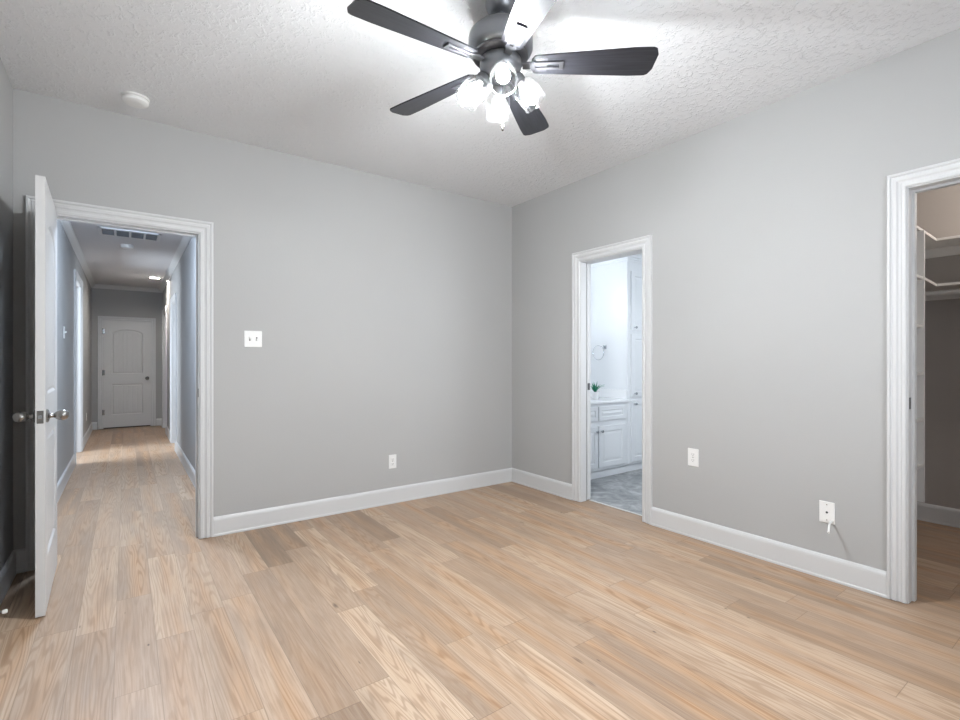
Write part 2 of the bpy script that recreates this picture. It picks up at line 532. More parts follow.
# ------------------------------------------------------------------ panelled door leaf
def door_leaf(W, H, th=0.035):
    """local: x 0..W, y 0..th, z 0..H. two recessed panels each side, arched top one, vertical plank grooves"""
    bm = bmesh.new()
    px0, px1 = 0.17 * W, 0.83 * W
    up0, up1, arch = 0.50 * H, 0.885 * H, 0.05 * H
    lo0, lo1 = 0.115 * H, 0.405 * H
    N = 16
    def topz(x):
        s = (x - px0) / (px1 - px0) * 2 - 1
        return up1 + arch * math.sqrt(max(0, 1 - s * s * 0.92)) - arch * 0.28
    for side in (0, 1):
        yf = 0.0 if side == 0 else th
        d = 1 if side == 0 else -1
        def P(x, z, dep=0.0): return bm.verts.new((x, yf + d * dep, z))
        def quad(a, b, c, e): bm.faces.new((a, b, c, e))
        # stiles and rails
        def rect(x0, x1, z0, z1):
            quad(P(x0, z0), P(x1, z0), P(x1, z1), P(x0, z1))
        rect(0, px0, 0, H); rect(px1, W, 0, H)
        rect(px0, px1, 0, lo0); rect(px0, px1, lo1, up0)
        xs = [px0 + (px1 - px0) * k / N for k in range(N + 1)]
        for a, b in zip(xs, xs[1:]):
            quad(P(a, topz(a)), P(b, topz(b)), P(b, H), P(a, H))
        # recessed panels
        for kind in (0, 1):
            z0, z1 = (lo0, lo1) if kind == 0 else (up0, None)
            outer = [(px0, z0), (px1, z0)]
            if kind == 0: outer += [(px1, z1), (px0, z1)]
            else: outer += [(x, topz(x)) for x in reversed(xs)]
            cx = (px0 + px1) / 2; cz = (z0 + (z1 or up1)) / 2
            hw = (px1 - px0) / 2; hh = ((z1 or (up1 + arch)) - z0) / 2
            def shrink(q, m_): return (cx + (q[0] - cx) * (hw - m_) / hw, cz + (q[1] - cz) * (hh - m_) / hh)
            loops = []
            for mg, dep in ((0, 0), (0.006, 0.002), (0.016, 0.009), (0.024, 0.009), (0.034, 0.004)):
                loops.append([P(*shrink(q, mg), dep) for q in outer])
            for a, b in zip(loops, loops[1:]):
                n = len(a)
                for k in range(n): quad(a[k], a[(k + 1) % n], b[(k + 1) % n], b[k])
            # plank field with V grooves
            ring = [shrink(q, 0.034) for q in outer]
            fx0, fx1 = min(q[0] for q in ring), max(q[0] for q in ring)
            fz0 = min(q[1] for q in ring)
            def ftop(x):
                if kind == 0: return max(q[1] for q in ring)
                pts = sorted([q for q in ring[2:]])
                for a, b in zip(pts, pts[1:]):
                    if a[0] - 1e-9 <= x <= b[0] + 1e-9:
                        return a[1] + (b[1] - a[1]) * (x - a[0]) / max(1e-9, b[0] - a[0])
                return pts[-1][1]
            cuts = []
            planks = 6
            for k in range(planks):
                a = fx0 + (fx1 - fx0) * k / planks; b = fx0 + (fx1 - fx0) * (k + 1) / planks
                g = 0.003
                sub = [(a + (g if k else 0), 0.004)]
                for q in (1, 2, 3): sub.append((a + (b - a) * q / 4, 0.004))
                sub.append((b - (g if k < planks - 1 else 0), 0.004))
                cuts += sub
                if k < planks - 1: cuts.append((b, 0.0085))
            for (a, da), (b, db) in zip(cuts, cuts[1:]):
                quad(P(a, fz0, da), P(b, fz0, db), P(b, ftop(b), db), P(a, ftop(a), da))
    def e(pts): bm.faces.new([bm.verts.new(p) for p in pts])
    e([(0, 0, 0), (0, th, 0), (0, th, H), (0, 0, H)]); e([(W, 0, 0), (W, 0, H), (W, th, H), (W, th, 0)])
    e([(0, 0, 0), (W, 0, 0), (W, th, 0), (0, th, 0)]); e([(0, 0, H), (0, th, H), (W, th, H), (W, 0, H)])
    bmesh.ops.remove_doubles(bm, verts=bm.verts, dist=0.0004)
    return bm


def knob_bm(sgn, x, z, y0):
    """egg knob on rosette, leaving the face y=y0 along sgn"""
    bm = bmesh.new()
    M = Matrix.Translation((x, y0, z)) @ Matrix.Rotation(R(-90 * sgn), 4, 'X')
    lathe(bm, [(0, 0), (0.031, 0), (0.032, 0.004), (0.027, 0.009), (0.014, 0.012), (0.0105, 0.018), (0.010, 0.026), (0.013, 0.030),
               (0.018, 0.036), (0.0235, 0.046), (0.0255, 0.057), (0.0240, 0.067), (0.0185, 0.077), (0.010, 0.083), (0, 0.0845)], 36, M)
    return bm


def hinge_bm(x, y, z):
    bm = bmesh.new()
    lathe(bm, [(0, -0.050), (0.004, -0.049), (0.0065, -0.044), (0.0065, 0.044), (0.004, 0.049), (0, 0.050)], 12, Matrix.Translation((x, y, z)))
    box(bm, x, x + 0.03, y + 0.001, y + 0.004, z - 0.044, z + 0.044)
    return bm


# open bedroom door: hinge at left jamb, swung into the room
LW, LH = 0.735, 2.056
ang = math.atan2(-0.735, 0.021)        # direction hinge -> free edge
leaf = door_leaf(LW, LH)
door1 = struct(mk('door_1', leaf, M_door, loc=(-0.363, 3.787, 0.008), rot=(0, 0, ang)))
mk('door_knob', knob_bm(1, LW - 0.062, 0.930, 0.035), M_nickel, door1, smooth=True)
mk('door_knob', knob_bm(-1, LW - 0.062, 0.930, 0.0), M_nickel, door1, smooth=True)
bm = bmesh.new()
box(bm, LW - 0.0005, LW + 0.0014, 0.0055, 0.0295, 0.900, 0.960)
mk('latch_plate', bm, M_nickel, door1, bevel=0.0006)
bm = bmesh.new()
box(bm, LW + 0.0012, LW + 0.010, 0.011, 0.024, 0.921, 0.939)
mk('latch_bolt', bm, M_chrome, door1, bevel=0.002)
for z in (0.20, 1.02, 1.84):
    mk('hinge', hinge_bm(-0.003, -0.004, z), M_nickel, door1, smooth=True)

# spring door stop on the left baseboard
ds = thing('door_stop', 'short door stop with a white rubber tip on the left baseboard', 'door stop', (XL + 0.0165, 3.07, 0.062))
bm = bmesh.new()
MX = Matrix.Rotation(R(90), 4, 'Y')
lathe(bm, [(0, -0.0015), (0.012, -0.0015), (0.012, 0.003), (0.006, 0.006)] + [(0.0045 + 0.0012 * (k % 2), 0.008 + 0.0022 * k) for k in range(18)] + [(0, 0.048)], 14, MX)
mk('spring', bm, M_nickel, ds, smooth=True)
bm = bmesh.new()
lathe(bm, [(0, 0.046), (0.0085, 0.046), (0.0095, 0.050), (0.0095, 0.058), (0.007, 0.063), (0, 0.064)], 16, MX)
mk('rubber_tip', bm, M_rubber, ds, smooth=True)

# ------------------------------------------------------------------ hall shell
DL0, DL1, DLT = 7.38, 8.30, 2.17          # left doorway of hall
DR0, DR1, DRT = 7.72, 8.42, 2.02          # right doorway
DS0, DS1, DST = 9.62, 10.40, 2.02         # second right doorway
N0, N1 = 4.15, 5.0                        # near right doorway (out of sight)
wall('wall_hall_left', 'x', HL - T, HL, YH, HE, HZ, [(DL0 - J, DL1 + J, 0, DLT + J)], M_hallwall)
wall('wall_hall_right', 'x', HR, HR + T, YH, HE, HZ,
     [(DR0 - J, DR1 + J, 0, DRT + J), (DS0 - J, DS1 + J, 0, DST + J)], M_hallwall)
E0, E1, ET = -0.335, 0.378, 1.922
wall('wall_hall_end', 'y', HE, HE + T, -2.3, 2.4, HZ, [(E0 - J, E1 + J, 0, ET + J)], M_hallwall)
slab('hall_end_dark_sheet', -0.6, 0.7, HE + T + 0.02, HE + T + 0.06, -0.05, HZ, M_dark)  # near-black sheet standing in for the darkness behind the end door
# rooms either side of the hall
slab('wall_side_room_left_far', -2.3, HL - T, 9.0, 9.1, 0, HZ, M_hallwall)
slab('wall_side_room_left_near', -2.3, HL - T, 6.3, 6.4, 0, HZ, M_hallwall)
slab('wall_side_room_left_outer', -2.4, -2.2, 6.3, 9.1, 0, HZ, M_hallwall)
slab('wall_side_room_right_far', HR + T, 2.4, 9.2, 9.3, 0, HZ, M_hallwall)
slab('wall_side_room_right_mid', HR + T, 2.4, 6.4, 6.5, 0, HZ, M_hallwall)
slab('wall_side_room_right_outer', 2.3, 2.4, YH, HE, 0, HZ, M_hallwall)
slab('wall_hall_near_left', XL - T - 1.5, HL - T, YH + 0.02, YH + 0.1, 0, HZ, M_hallwall)

opening(4, 'x', HL, 1, DL0, DL1, DLT, both=False)
opening(5, 'x', HR, -1, DR0, DR1, DRT, both=False)
opening(6, 'x', HR, -1, DS0, DS1, DST, both=False)
trE = opening(8, 'y', HE, -1, E0, E1, ET, stop=0.04, both=False, scale=0.75)
baseboard('baseboard_hall_left', frame_on('x', HL, 1), [(YH + 0.03, DL0 - K), (DL1 + K, HE)])
baseboard('baseboard_hall_right', frame_on('x', HR, -1), [(YH, DR0 - K), (DR1 + K, DS0 - K), (DS1 + K, HE)])
baseboard('baseboard_hall_end', frame_on('y', HE, -1), [(HL, E0 - 0.074), (E1 + 0.074, HR)])

# crown moulding in the hall
CROWN = [(0.0, 0.085), (0.008, 0.085), (0.012, 0.075), (0.026, 0.060), (0.044, 0.036), (0.058, 0.014), (0.066, 0.010), (0.066, 0.0), (0.0, 0.0)]
def crown(name, F, u0, u1, ztop, s=1.0):
    bm = bmesh.new()
    a = [bm.verts.new(F(u0, t * s, ztop - z * s)) for t, z in CROWN]; b = [bm.verts.new(F(u1, t * s, ztop - z * s)) for t, z in CROWN]
    n = len(CROWN)
    for k in range(n): bm.faces.new((a[k], a[(k + 1) % n], b[(k + 1) % n], b[k]))
    bm.faces.new(a); bm.faces.new(b[::-1])
    return bm
struct(mk('trim_9', crown('c', frame_on('x', HL, 1), YH, HE, HZ, 0.78), M_white))
struct(mk('trim_10', crown('c', frame_on('x', HR, -1), YH, HE, HZ, 0.78), M_white))
struct(mk('trim_11', crown('c', frame_on('y', HE, -1), HL, HR, HZ, 0.78), M_white))

# closed door at the end of the hall
EW = E1 - E0 - 0.006
door2 = struct(mk('door_2', door_leaf(EW, ET - 0.028), M_door, loc=(E0 + 0.003, HE + 0.003, 0.024)))
mk('door_knob', knob_bm(-1, EW - 0.06, 0.86, 0.0), M_nickel, door2, smooth=True)
for z in (0.27, 0.97, 1.70):
    mk('hinge', hinge_bm(-0.002, -0.006, z), M_nickel, door2, smooth=True)

# hall ceiling fittings
HY = 6.315
v = thing('ceiling_vent', 'white return air grille with four grey louvre bays in the hall ceiling', 'vent', (0.035, HY, HZ))
bm = bmesh.new()
w2, d2 = 0.265, 0.17
box(bm, -w2, w2, -d2, -d2 + 0.03, -0.012, 0); box(bm, -w2, w2, d2 - 0.03, d2, -0.012, 0)
box(bm, -w2, -w2 + 0.03, -d2, d2, -0.012, 0); box(bm, w2 - 0.03, w2, -d2, d2, -0.012, 0)
for k in (1, 2, 3):
    xx = -w2 + 0.015 + (2 * w2 - 0.03) * k / 4
    box(bm, xx - 0.010, xx + 0.010, -d2 + 0.03, d2 - 0.03, -0.012, -0.001)
mk('grille_frame', bm, M_white, v, bevel=0.002)
bm = bmesh.new()
for k in range(13):
    y0 = -d2 + 0.035 + k * 0.0225
    box(bm, -w2 + 0.03, w2 - 0.03, -0.007, 0.007, -0.001, 0.001, Matrix.Translation((0, y0, -0.007)) @ Matrix.Rotation(R(40), 4, 'X'))
box(bm, -w2 + 0.03, w2 - 0.03, -d2 + 0.03, d2 - 0.03, -0.0015, -0.0005)
mk('louvre_panel', bm, M_vent, v)

def detector(label, loc, r, group=None, name='smoke_detector'):
    t = thing(name, label, 'smoke detector', loc)
    bm = bmesh.new()
    lathe(bm, [(0, 0), (r, 0), (r, -0.010), (r * 0.97, -0.012)], 40)
    mk('base_plate', bm, M_plastic, t, smooth=True)
    bm = bmesh.new()
    lathe(bm, [(0, -0.0125), (r * 0.90, -0.0125), (r * 0.955, -0.016), (r * 0.93, -0.030), (r * 0.80, -0.038), (r * 0.45, -0.041), (0, -0.0415)], 40)
    mk('cover', bm, M_plastic, t, smooth=True)
    return t
detector('round white smoke detector on bedroom ceiling above the open door', (0.045, 3.50, ZC), 0.068)
detector('small round smoke detector on hall ceiling beyond the grille', (0.009, 6.95, HZ), 0.065)

dl = thing('recessed_light', 'lit round recessed light in the hall ceiling', 'ceiling light', (0.37, 9.30, HZ))
bm = bmesh.new(); lathe(bm, [(0.062, -0.001), (0.090, -0.001), (0.088, -0.006), (0.068, -0.022), (0.064, -0.022), (0.062, -0.001)], 36, cap=False)
mk('trim_ring', bm, M_white, dl, smooth=True)
bm = bmesh.new(); lathe(bm, [(0, -0.001), (0.062, -0.001), (0.060, -0.003), (0, -0.004)], 32)
mk('lamp', bm, M_hbulb, dl, smooth=True)

hd = thing('hall_ceiling_light', 'flush white dome light on the hall ceiling just past the bedroom door', 'ceiling light', (0.03, 4.75, HZ))
bm = bmesh.new(); lathe(bm, [(0, 0), (0.15, 0), (0.15, -0.02), (0.14, -0.024), (0, -0.024)], 40)
mk('base', bm, M_white, hd, smooth=True)
bm = bmesh.new(); lathe(bm, [(0, -0.0245), (0.135, -0.0245), (0.128, -0.05), (0.10, -0.075), (0.06, -0.09), (0, -0.096)], 40)
mk('dome', bm, M_dome, hd, smooth=True)

# ------------------------------------------------------------------ wall plates
def plate(name, label, cat, loc, rotz, w_, h_, kind, group=None):
    """local: wall behind at y=0, plate leaves along -y"""
    t = thing(name, label, cat, loc, (0, 0, rotz), group)
    bm = bmesh.new(); box(bm, -w_ / 2, w_ / 2, -0.006, 0, -h_ / 2, h_ / 2)
    mk('cover_plate', bm, M_plastic, t, bevel=0.003)
    if kind == 'outlet':
        for s in (-1, 1):
            bm = bmesh.new(); box(bm, -0.0165, 0.0165, -0.008, -0.005, s * 0.0195 - 0.014, s * 0.0195 + 0.014)
            rc = mk('receptacle', bm, M_plastic, t, bevel=0.002)
            bm = bmesh.new()
            for q in (-0.0065, 0.0065): box(bm, q - 0.001, q + 0.001, -0.0084, -0.0078, s * 0.0195 - 0.002, s * 0.0195 + 0.007)
            box(bm, -0.0022, 0.0022, -0.0084, -0.0078, s * 0.0195 - 0.010, s * 0.0195 - 0.006)
            mk('slots', bm, M_dark, rc)
        bm = bmesh.new(); lathe(bm, [(0, 0.0075), (0.003, 0.0075), (0.0035, 0.005)], 12, Matrix.Rotation(R(90), 4, 'X'))
        mk('screw', bm, M_nickel, t)
    elif kind == 'switch':
        n = 2 if w_ > 0.1 else 1
        for k in range(n):
            cx = (k - (n - 1) / 2) * 0.046
            bm = bmesh.new(); box(bm, cx - 0.005, cx + 0.005, -0.0065, -0.005, -0.012, 0.012)
            hs = mk('switch_slot', bm, M_dark, t)
            up = 1 if k == 0 else -1
            bm = bmesh.new(); box(bm, -0.0042, 0.0042, -0.017, 0.0, -0.0055, 0.0055, Matrix.Translation((cx, -0.006, 0)) @ Matrix.Rotation(R(-28 * up), 4, 'X'))
            mk('toggle', bm, M_plastic, hs, bevel=0.001)
            for s in (-1, 1):
                bm = bmesh.new()
                lathe(bm, [(0, 0.0068), (0.003, 0.0068), (0.0032, 0.005)], 12, Matrix.Translation((cx, 0, s * 0.030)) @ Matrix.Rotation(R(90), 4, 'X'))
                mk('screw', bm, M_plastic, t)
    elif kind == 'cable':
        bm = bmesh.new(); lathe(bm, [(0, 0.0085), (0.0045, 0.0085), (0.006, 0.0070), (0.0065, 0.005)], 16, Matrix.Rotation(R(90), 4, 'X'))
        mk('cable_port', bm, M_dark, t)
        for s in (-1, 1):
            bm = bmesh.new()
            lathe(bm, [(0, 0.0068), (0.003, 0.0068), (0.0032, 0.005)], 12, Matrix.Translation((0, 0, s * 0.042)) @ Matrix.Rotation(R(90), 4, 'X'))
            mk('screw', bm, M_nickel, t)
    return t


plate('light_switch', 'white double toggle switch plate on grey wall right of open doorway', 'light switch', (0.735, YA, 1.357), 0, 0.117, 0.115, 'switch')
plate('wall_outlet', 'small white outlet low on the grey wall with the hall doorway', 'outlet', (1.822, YA, 0.352), 0, 0.070, 0.115, 'outlet')
plate('wall_outlet', 'white outlet on right wall beside the bathroom doorway', 'outlet', (XB, 1.851, 0.545), R(-90), 0.078, 0.120, 'outlet')
plate('cable_wall_plate', 'white wall plate with centre cable port near the closet doorway', 'wall plate', (XB, 1.067, 0.368), R(-90), 0.075, 0.118, 'cable')
plate('light_switch', 'white single switch plate on the left hall wall', 'light switch', (HL, 6.18, 1.475), R(90), 0.072, 0.115, 'switch')
plate('wall_outlet', 'tiny white outlet low on the left hall wall past its doorway', 'outlet', (HL, 9.45, 0.36), R(90), 0.072, 0.115, 'outlet')

# loose cable sticking out from behind the plate
bm = bmesh.new()
pts = []
P0, P1, P2, P3 = Vector((XB - 0.002, 1.043, 0.322)), Vector((3.07, 1.035, 0.335)), Vector((3.02, 1.022, 0.335)), Vector((2.985, 1.012, 0.308))
for k in range(13):
    q = k / 12; pts.append(P0 * (1 - q) ** 3 + P1 * 3 * q * (1 - q) ** 2 + P2 * 3 * q * q * (1 - q) + P3 * q ** 3)
tube(bm, pts, 0.0046)
cab = mk('loose_cable', bm, M_plastic, smooth=True)
tag(cab, 'short stiff white cable end poking out below the cable wall plate', 'cable')
bm = bmesh.new()
tube(bm, [pts[-1], pts[-1] + (pts[-1] - pts[-2]).normalized() * 0.010], 0.0056)
mk('connector', bm, M_plastic, cab, smooth=True)

# ------------------------------------------------------------------ ceiling fan
FX, FY = 1.304, 1.655
fan = thing('ceiling_fan', 'ceiling fan with five dark espresso blades and four lit glass jar shades', 'ceiling fan', (FX, FY, ZC))
BR = -35.84      # camera right direction as world angle
def z_(h): return h - ZC
bm = bmesh.new()
lathe(bm, [(0, 0), (0.066, 0), (0.066, -0.012), (0.060, -0.030), (0.046, -0.046), (0.030, -0.052), (0, -0.052)], 40)
mk('canopy', bm, M_gun, fan, smooth=True)
bm = bmesh.new()
lathe(bm, [(0, -0.050), (0.022, -0.050), (0.0225, -0.062), (0.034, -0.068), (0.038, -0.085), (0.034, -0.104), (0.026, -0.112), (0, -0.112)], 32)
mk('downrod_collar', bm, M_gun, fan, smooth=True)
bm = bmesh.new()
lathe(bm, [(0, -0.110), (0.050, -0.110), (0.085, -0.116), (0.118, -0.128), (0.134, -0.145), (0.138, -0.165), (0.138, -0.205), (0.133, -0.216), (0.120, -0.226), (0, -0.226)], 64)
mk('motor_housing', bm, M_gun, fan, smooth=True)
bm = bmesh.new()
lathe(bm, [(0, -0.224), (0.112, -0.224), (0.118, -0.230), (0.118, -0.238), (0.108, -0.246), (0.085, -0.248), (0, -0.248)], 64)
mk('flywheel', bm, M_bracket, fan, smooth=True)
bm = bmesh.new()
lathe(bm, [(0, -0.246), (0.083, -0.246), (0.089, -0.254), (0.089, -0.285), (0.082, -0.305), (0.064, -0.322), (0.040, -0.332), (0.022, -0.336), (0.020, -0.345), (0.012, -0.350), (0, -0.351)], 56)
mk('switch_housing', bm, M_gun, fan, smooth=True)

# blade: local +x outward, pitch round x
def blade_bm():
    bm = bmesh.new()
    n = 40; prof = []
    r0, r1 = 0.132, 0.660
    outline = []
    def half(x):
        q = (x - r0) / (r1 - r0)
        return 0.044 + (0.0725 - 0.044) * min(1, q / 0.8) ** 0.85
    xs = [r0 + (r1 - r0) * k / n for k in range(n + 1)]
    topl, botl = [], []
    for x in xs:
        h = half(x)
        a = b = h
        rc = 0.034
        if x > r1 - rc:
            d = x - (r1 - rc); h2 = h - rc + math.sqrt(max(0, rc * rc - d * d)); a = b = h2
        rs = 0.02
        if x < r0 + rs:
            d = (r0 + rs) - x; h2 = h - rs + math.sqrt(max(0, rs * rs - d * d)); a = b = h2
        topl.append((x, a)); botl.append((x, -b))
    # slightly skewed tip, as on the real blade
    def skew(x, y):
        q = max(0, (x - (r1 - 0.09)) / 0.09)
        return x - 0.010 * q * (0.5 + y / 0.147), y
    th = 0.0032
    rows = []
    for (x, a), (_, b) in zip(topl, botl):
        row = []
        for k in range(7):
            y = b + (a - b) * k / 6
            xx, yy = skew(x, y); row.append((xx, yy))
        rows.append(row)
    T_ = [[bm.verts.new((x, y, th)) for x, y in r_] for r_ in rows]
    B_ = [[bm.verts.new((x, y, -th)) for x, y in r_] for r_ in rows]
    for G in (T_, B_):
        for r_, s_ in zip(G, G[1:]):
            for k in range(6): bm.faces.new((r_[k], r_[k + 1], s_[k + 1], s_[k]))
    for k0 in (0, 6):
        for i_ in range(len(rows) - 1): bm.faces.new((T_[i_][k0], T_[i_ + 1][k0], B_[i_ + 1][k0], B_[i_][k0]))
    for i_ in (0, len(rows) - 1):
        for k in range(6): bm.faces.new((T_[i_][k], T_[i_][k + 1], B_[i_][k + 1], B_[i_][k]))
    return bm


def bracket_bm():
    bm = bmesh.new()
    z0, z1 = -0.0105, -0.0035
    # slotted rectangular loop under the blade plus neck to the flywheel
    box(bm, 0.140, 0.262, 0.008, 0.020, z0, z1); box(bm, 0.140, 0.262, -0.020, -0.008, z0, z1)
    box(bm, 0.252, 0.268, -0.022, 0.022, z0, z1); box(bm, 0.130, 0.148, -0.022, 0.022, z0, z1)
    box(bm, 0.095, 0.135, -0.016, 0.016, z0 + 0.001, z1 + 0.004)
    box(bm, 0.150, 0.200, -0.034, 0.034, -0.0045, -0.0030)
    return bm


blade_me = brk_me = None
for k in range(5):
    phi = R(BR - 2.5 + 72 * k)
    rotm = Matrix.Rotation(phi, 4, 'Z') @ Matrix.Translation((0, 0, z_(2.470))) @ Matrix.Rotation(R(-12), 4, 'X')
    if blade_me is None:
        b = mk('blade', blade_bm(), M_blade, fan, smooth=True); blade_me = b.data
        c = mk('blade_bracket', bracket_bm(), M_bracket, b, bevel=0.0015); 
    else:
        b = b.copy(); COL.objects.link(b); b.parent = fan
        c = c.copy(); COL.objects.link(c); c.parent = b
    b.matrix_local = rotm

# light kit: four arms, jar shades and bulbs
for k in range(4):
    az = R(BR + 90 * k + 3)
    tilt = R(38)
    # local frame: -z is the shade axis
    Mloc = Matrix.Rotation(az, 4, 'Z') @ Matrix.Translation((0.064, 0, z_(2.424))) @ Matrix.Rotation(-tilt, 4, 'Y')
    bm = bmesh.new()
    lathe(bm, [(0, 0.022), (0.014, 0.022), (0.016, 0.0), (0.027, -0.004), (0.030, -0.012), (0.030, -0.030), (0.026, -0.034), (0, -0.034)], 28, Mloc)
    holder = mk('socket_cup', bm, M_gun, fan, smooth=True)
    bm = bmesh.new()
    pr = [(0.027, -0.026), (0.031, -0.030), (0.041, -0.038), (0.050, -0.050), (0.054, -0.066), (0.0545, -0.110), (0.052, -0.134), (0.0525, -0.142)]
    lathe(bm, pr, 44, Mloc, cap=False)
    sh = mk('glass_shade', bm, M_glass, fan, smooth=True)
    bm = bmesh.new()
    ring = lathe(bm, [(0.0515, -0.1405), (0.0535, -0.1405), (0.0540, -0.1425), (0.0535, -0.1445), (0.0515, -0.1445), (0.0515, -0.1405)], 44, Mloc, cap=False)
    mk('glass_rim', bm, M_glass, sh, smooth=True)
    bm = bmesh.new()
    lathe(bm, [(0, -0.032), (0.012, -0.034), (0.013, -0.046), (0.021, -0.056), (0.0275, -0.070), (0.0285, -0.082), (0.025, -0.096), (0.016, -0.106), (0, -0.110)], 24, Mloc)
    bl = mk('light_bulb', bm, M_bulb, fan, smooth=True)
    bm = bmesh.new()
    lathe(bm, [(0.0145, -0.0300), (0.0150, -0.046), (0.0225, -0.056), (0.0290, -0.070), (0.0300, -0.080), (0.0284, -0.088), (0.0265, -0.0885)], 24, Mloc, cap=False)
    mk('bulb_shield', bm, M_plastic, bl, smooth=True)  # opaque LED neck, lengthened to shield the ceiling from bulb light
# pull chains
bm = bmesh.new()
tube(bm, [(0.012, 0.0, z_(2.39)), (0.012, 0, z_(2.215))], 0.0012, 6)
lathe(bm, [(0, -0.522), (0.004, -0.524), (0.0065, -0.534), (0.005, -0.546), (0, -0.549)], 12, Matrix.Translation((0.012, 0, 0)))
mk('pull_chain', bm, M_nickel, fan, smooth=True)

# ------------------------------------------------------------------ bathroom
slab('wall_bathroom_back', XC, 5.6, 3.945, 4.05, 0, 2.62, M_bathwall)
slab('wall_bathroom_side', 5.5, 5.6, 1.3, 4.05, 0, 2.62, M_bathwall)
wall('wall_bathroom_near', 'y', 1.29, 1.39, XC, 5.6, 2.62, [], M_bathwall)
slab('wall_bathroom_skin', XC, XC + 0.006, B1 + 0.11, 3.945, 0, 2.62, M_bathwall)

FYB = 3.335    # cabinet front plane
def raised_panel(bm, x0, x1, z0, z1, y):
    """cabinet door face on plane y (front towards -y), recessed frame with a raised field"""
    th = 0.018; loops = []
    def L(m_, d):
        return [bm.verts.new((a, y - th + d, c)) for a, c in ((x0 + m_, z0 + m_), (x1 - m_, z0 + m_), (x1 - m_, z1 - m_), (x0 + m_, z1 - m_))]
    fr = min(0.052, (z1 - z0) * 0.26)
    loops = [[bm.verts.new((a, y, c)) for a, c in ((x0, z0), (x1, z0), (x1, z1), (x0, z1))], L(0, 0.003), L(0.004, 0), L(fr, 0), L(fr + 0.006, 0.008), L(fr + 0.012, 0.008), L(fr + 0.034, 0.002)]
    for a, b in zip(loops, loops[1:]):
        for k in range(4): bm.faces.new((a[k], a[(k + 1) % 4], b[(k + 1) % 4], b[k]))
    bm.faces.new(loops[-1]); bm.faces.new(loops[0])


def cab_knob(parent, x, z, y):
    bm = bmesh.new()
    lathe(bm, [(0, 0), (0.008, 0), (0.006, 0.004), (0.005, 0.012), (0.012, 0.018), (0.0145, 0.024), (0.012, 0.029), (0, 0.031)], 20,
          Matrix.Translation((x, y, z)) @ Matrix.Rotation(R(90), 4, 'X'))
    return mk('knob', bm, M_chrome, parent, smooth=True)


van = thing('bathroom_vanity', 'white bathroom vanity with raised panel doors below the counter', 'vanity', (3.85, 3.6, 0))
def vl(o):  # children are written in world coordinates
    o.location = (-3.85, -3.6, 0); return o
bm = bmesh.new()
box(bm, XC + 0.012, 4.358, FYB, 3.943, 0.085, 0.760)
box(bm, XC + 0.012, 4.358, FYB + 0.03, 3.943, 0.001, 0.085)
box(bm, XC + 0.012, 4.358, FYB + 0.022, FYB + 0.032, 0.001, 0.07)
vl(mk('carcass', bm, M_cab, van, bevel=0.002))
for (x0, x1, kx) in ((3.885, 4.305, 3.915), (3.452, 3.872, 3.842)):
    bm = bmesh.new(); raised_panel(bm, x0, x1, 0.112, 0.535, FYB)
    d = vl(mk('cabinet_door', bm, M_cab, van))
    cab_knob(d, kx, 0.485, FYB - 0.018)
    bm = bmesh.new(); raised_panel(bm, x0, x1, 0.590, 0.735, FYB)
    vl(mk('false_drawer_front', bm, M_cab, van))
bm = bmesh.new()
box(bm, XC + 0.012, 4.3575, FYB - 0.028, 3.943, 0.762, 0.792)
top = mk('countertop', bm, M_counter, bevel=0.006)
tag(top, 'glossy white vanity countertop with a side splash against the linen cabinet', 'countertop')
bm = bmesh.new(); box(bm, 4.338, 4.3575, FYB + 0.0, 3.925, 0.7925, 0.890)
mk('side_splash', bm, M_counter, top, bevel=0.003)
bm = bmesh.new(); box(bm, XC + 0.012, 4.3575, 3.925, 3.943, 0.7925, 0.890)
mk('back_splash', bm, M_counter, top, bevel=0.003)

lin = thing('linen_cabinet', 'tall white linen cabinet with three stacked doors and crown top', 'cabinet', (4.62, 3.64, 0))
def ll(o): o.location = (-4.62, -3.64, 0); return o
LX0, LX1 = 4.360, 4.86
bm = bmesh.new()
box(bm, LX0, LX1, FYB, 3.943, 0.085, 2.300); box(bm, LX0 + 0.001, LX1, FYB + 0.03, 3.943, 0.001, 0.085)
ll(mk('carcass', bm, M_cab, lin, bevel=0.002))
bm = bmesh.new()
for k, (o_, z0, z1) in enumerate(((0.008, 2.270, 2.290), (0.018, 2.290, 2.315), (0.032, 2.315, 2.338), (0.040, 2.338, 2.356))):
    box(bm, LX0 - o_, LX1, FYB - o_, 3.943, z0, z1)
ll(mk('crown_moulding', bm, M_cab, lin, bevel=0.003))
for z0, z1, kz in ((1.530, 2.170, 1.562), (0.812, 1.492, 0.848), (0.112, 0.776, 0.738)):
    bm = bmesh.new(); raised_panel(bm, 4.410, 4.810, z0, z1, FYB)
    d = ll(mk('cabinet_door', bm, M_cab, lin))
    cab_knob(d, 4.462, kz, FYB - 0.018)

tr = thing('towel_ring', 'chrome towel ring on the white cabinet side above the counter', 'towel ring', (4.3595, 3.640, 1.355))
bm = bmesh.new()
box(bm, -0.008, 0, -0.022, 0.022, -0.022, 0.022); box(bm, -0.045, -0.008, -0.008, 0.008, -0.008, 0.008)
mk('mount', bm, M_chrome, tr, bevel=0.002)
bm = bmesh.new()
C_ = Vector((-0.040, 0.062, -0.062)); rr = 0.080
tube(bm, [C_ + Vector((0, math.cos(2 * math.pi * k / 40) * rr, math.sin(2 * math.pi * k / 40) * rr)) for k in range(41)], 0.0035, 8)
mk('ring', bm, M_chrome, tr, smooth=True)

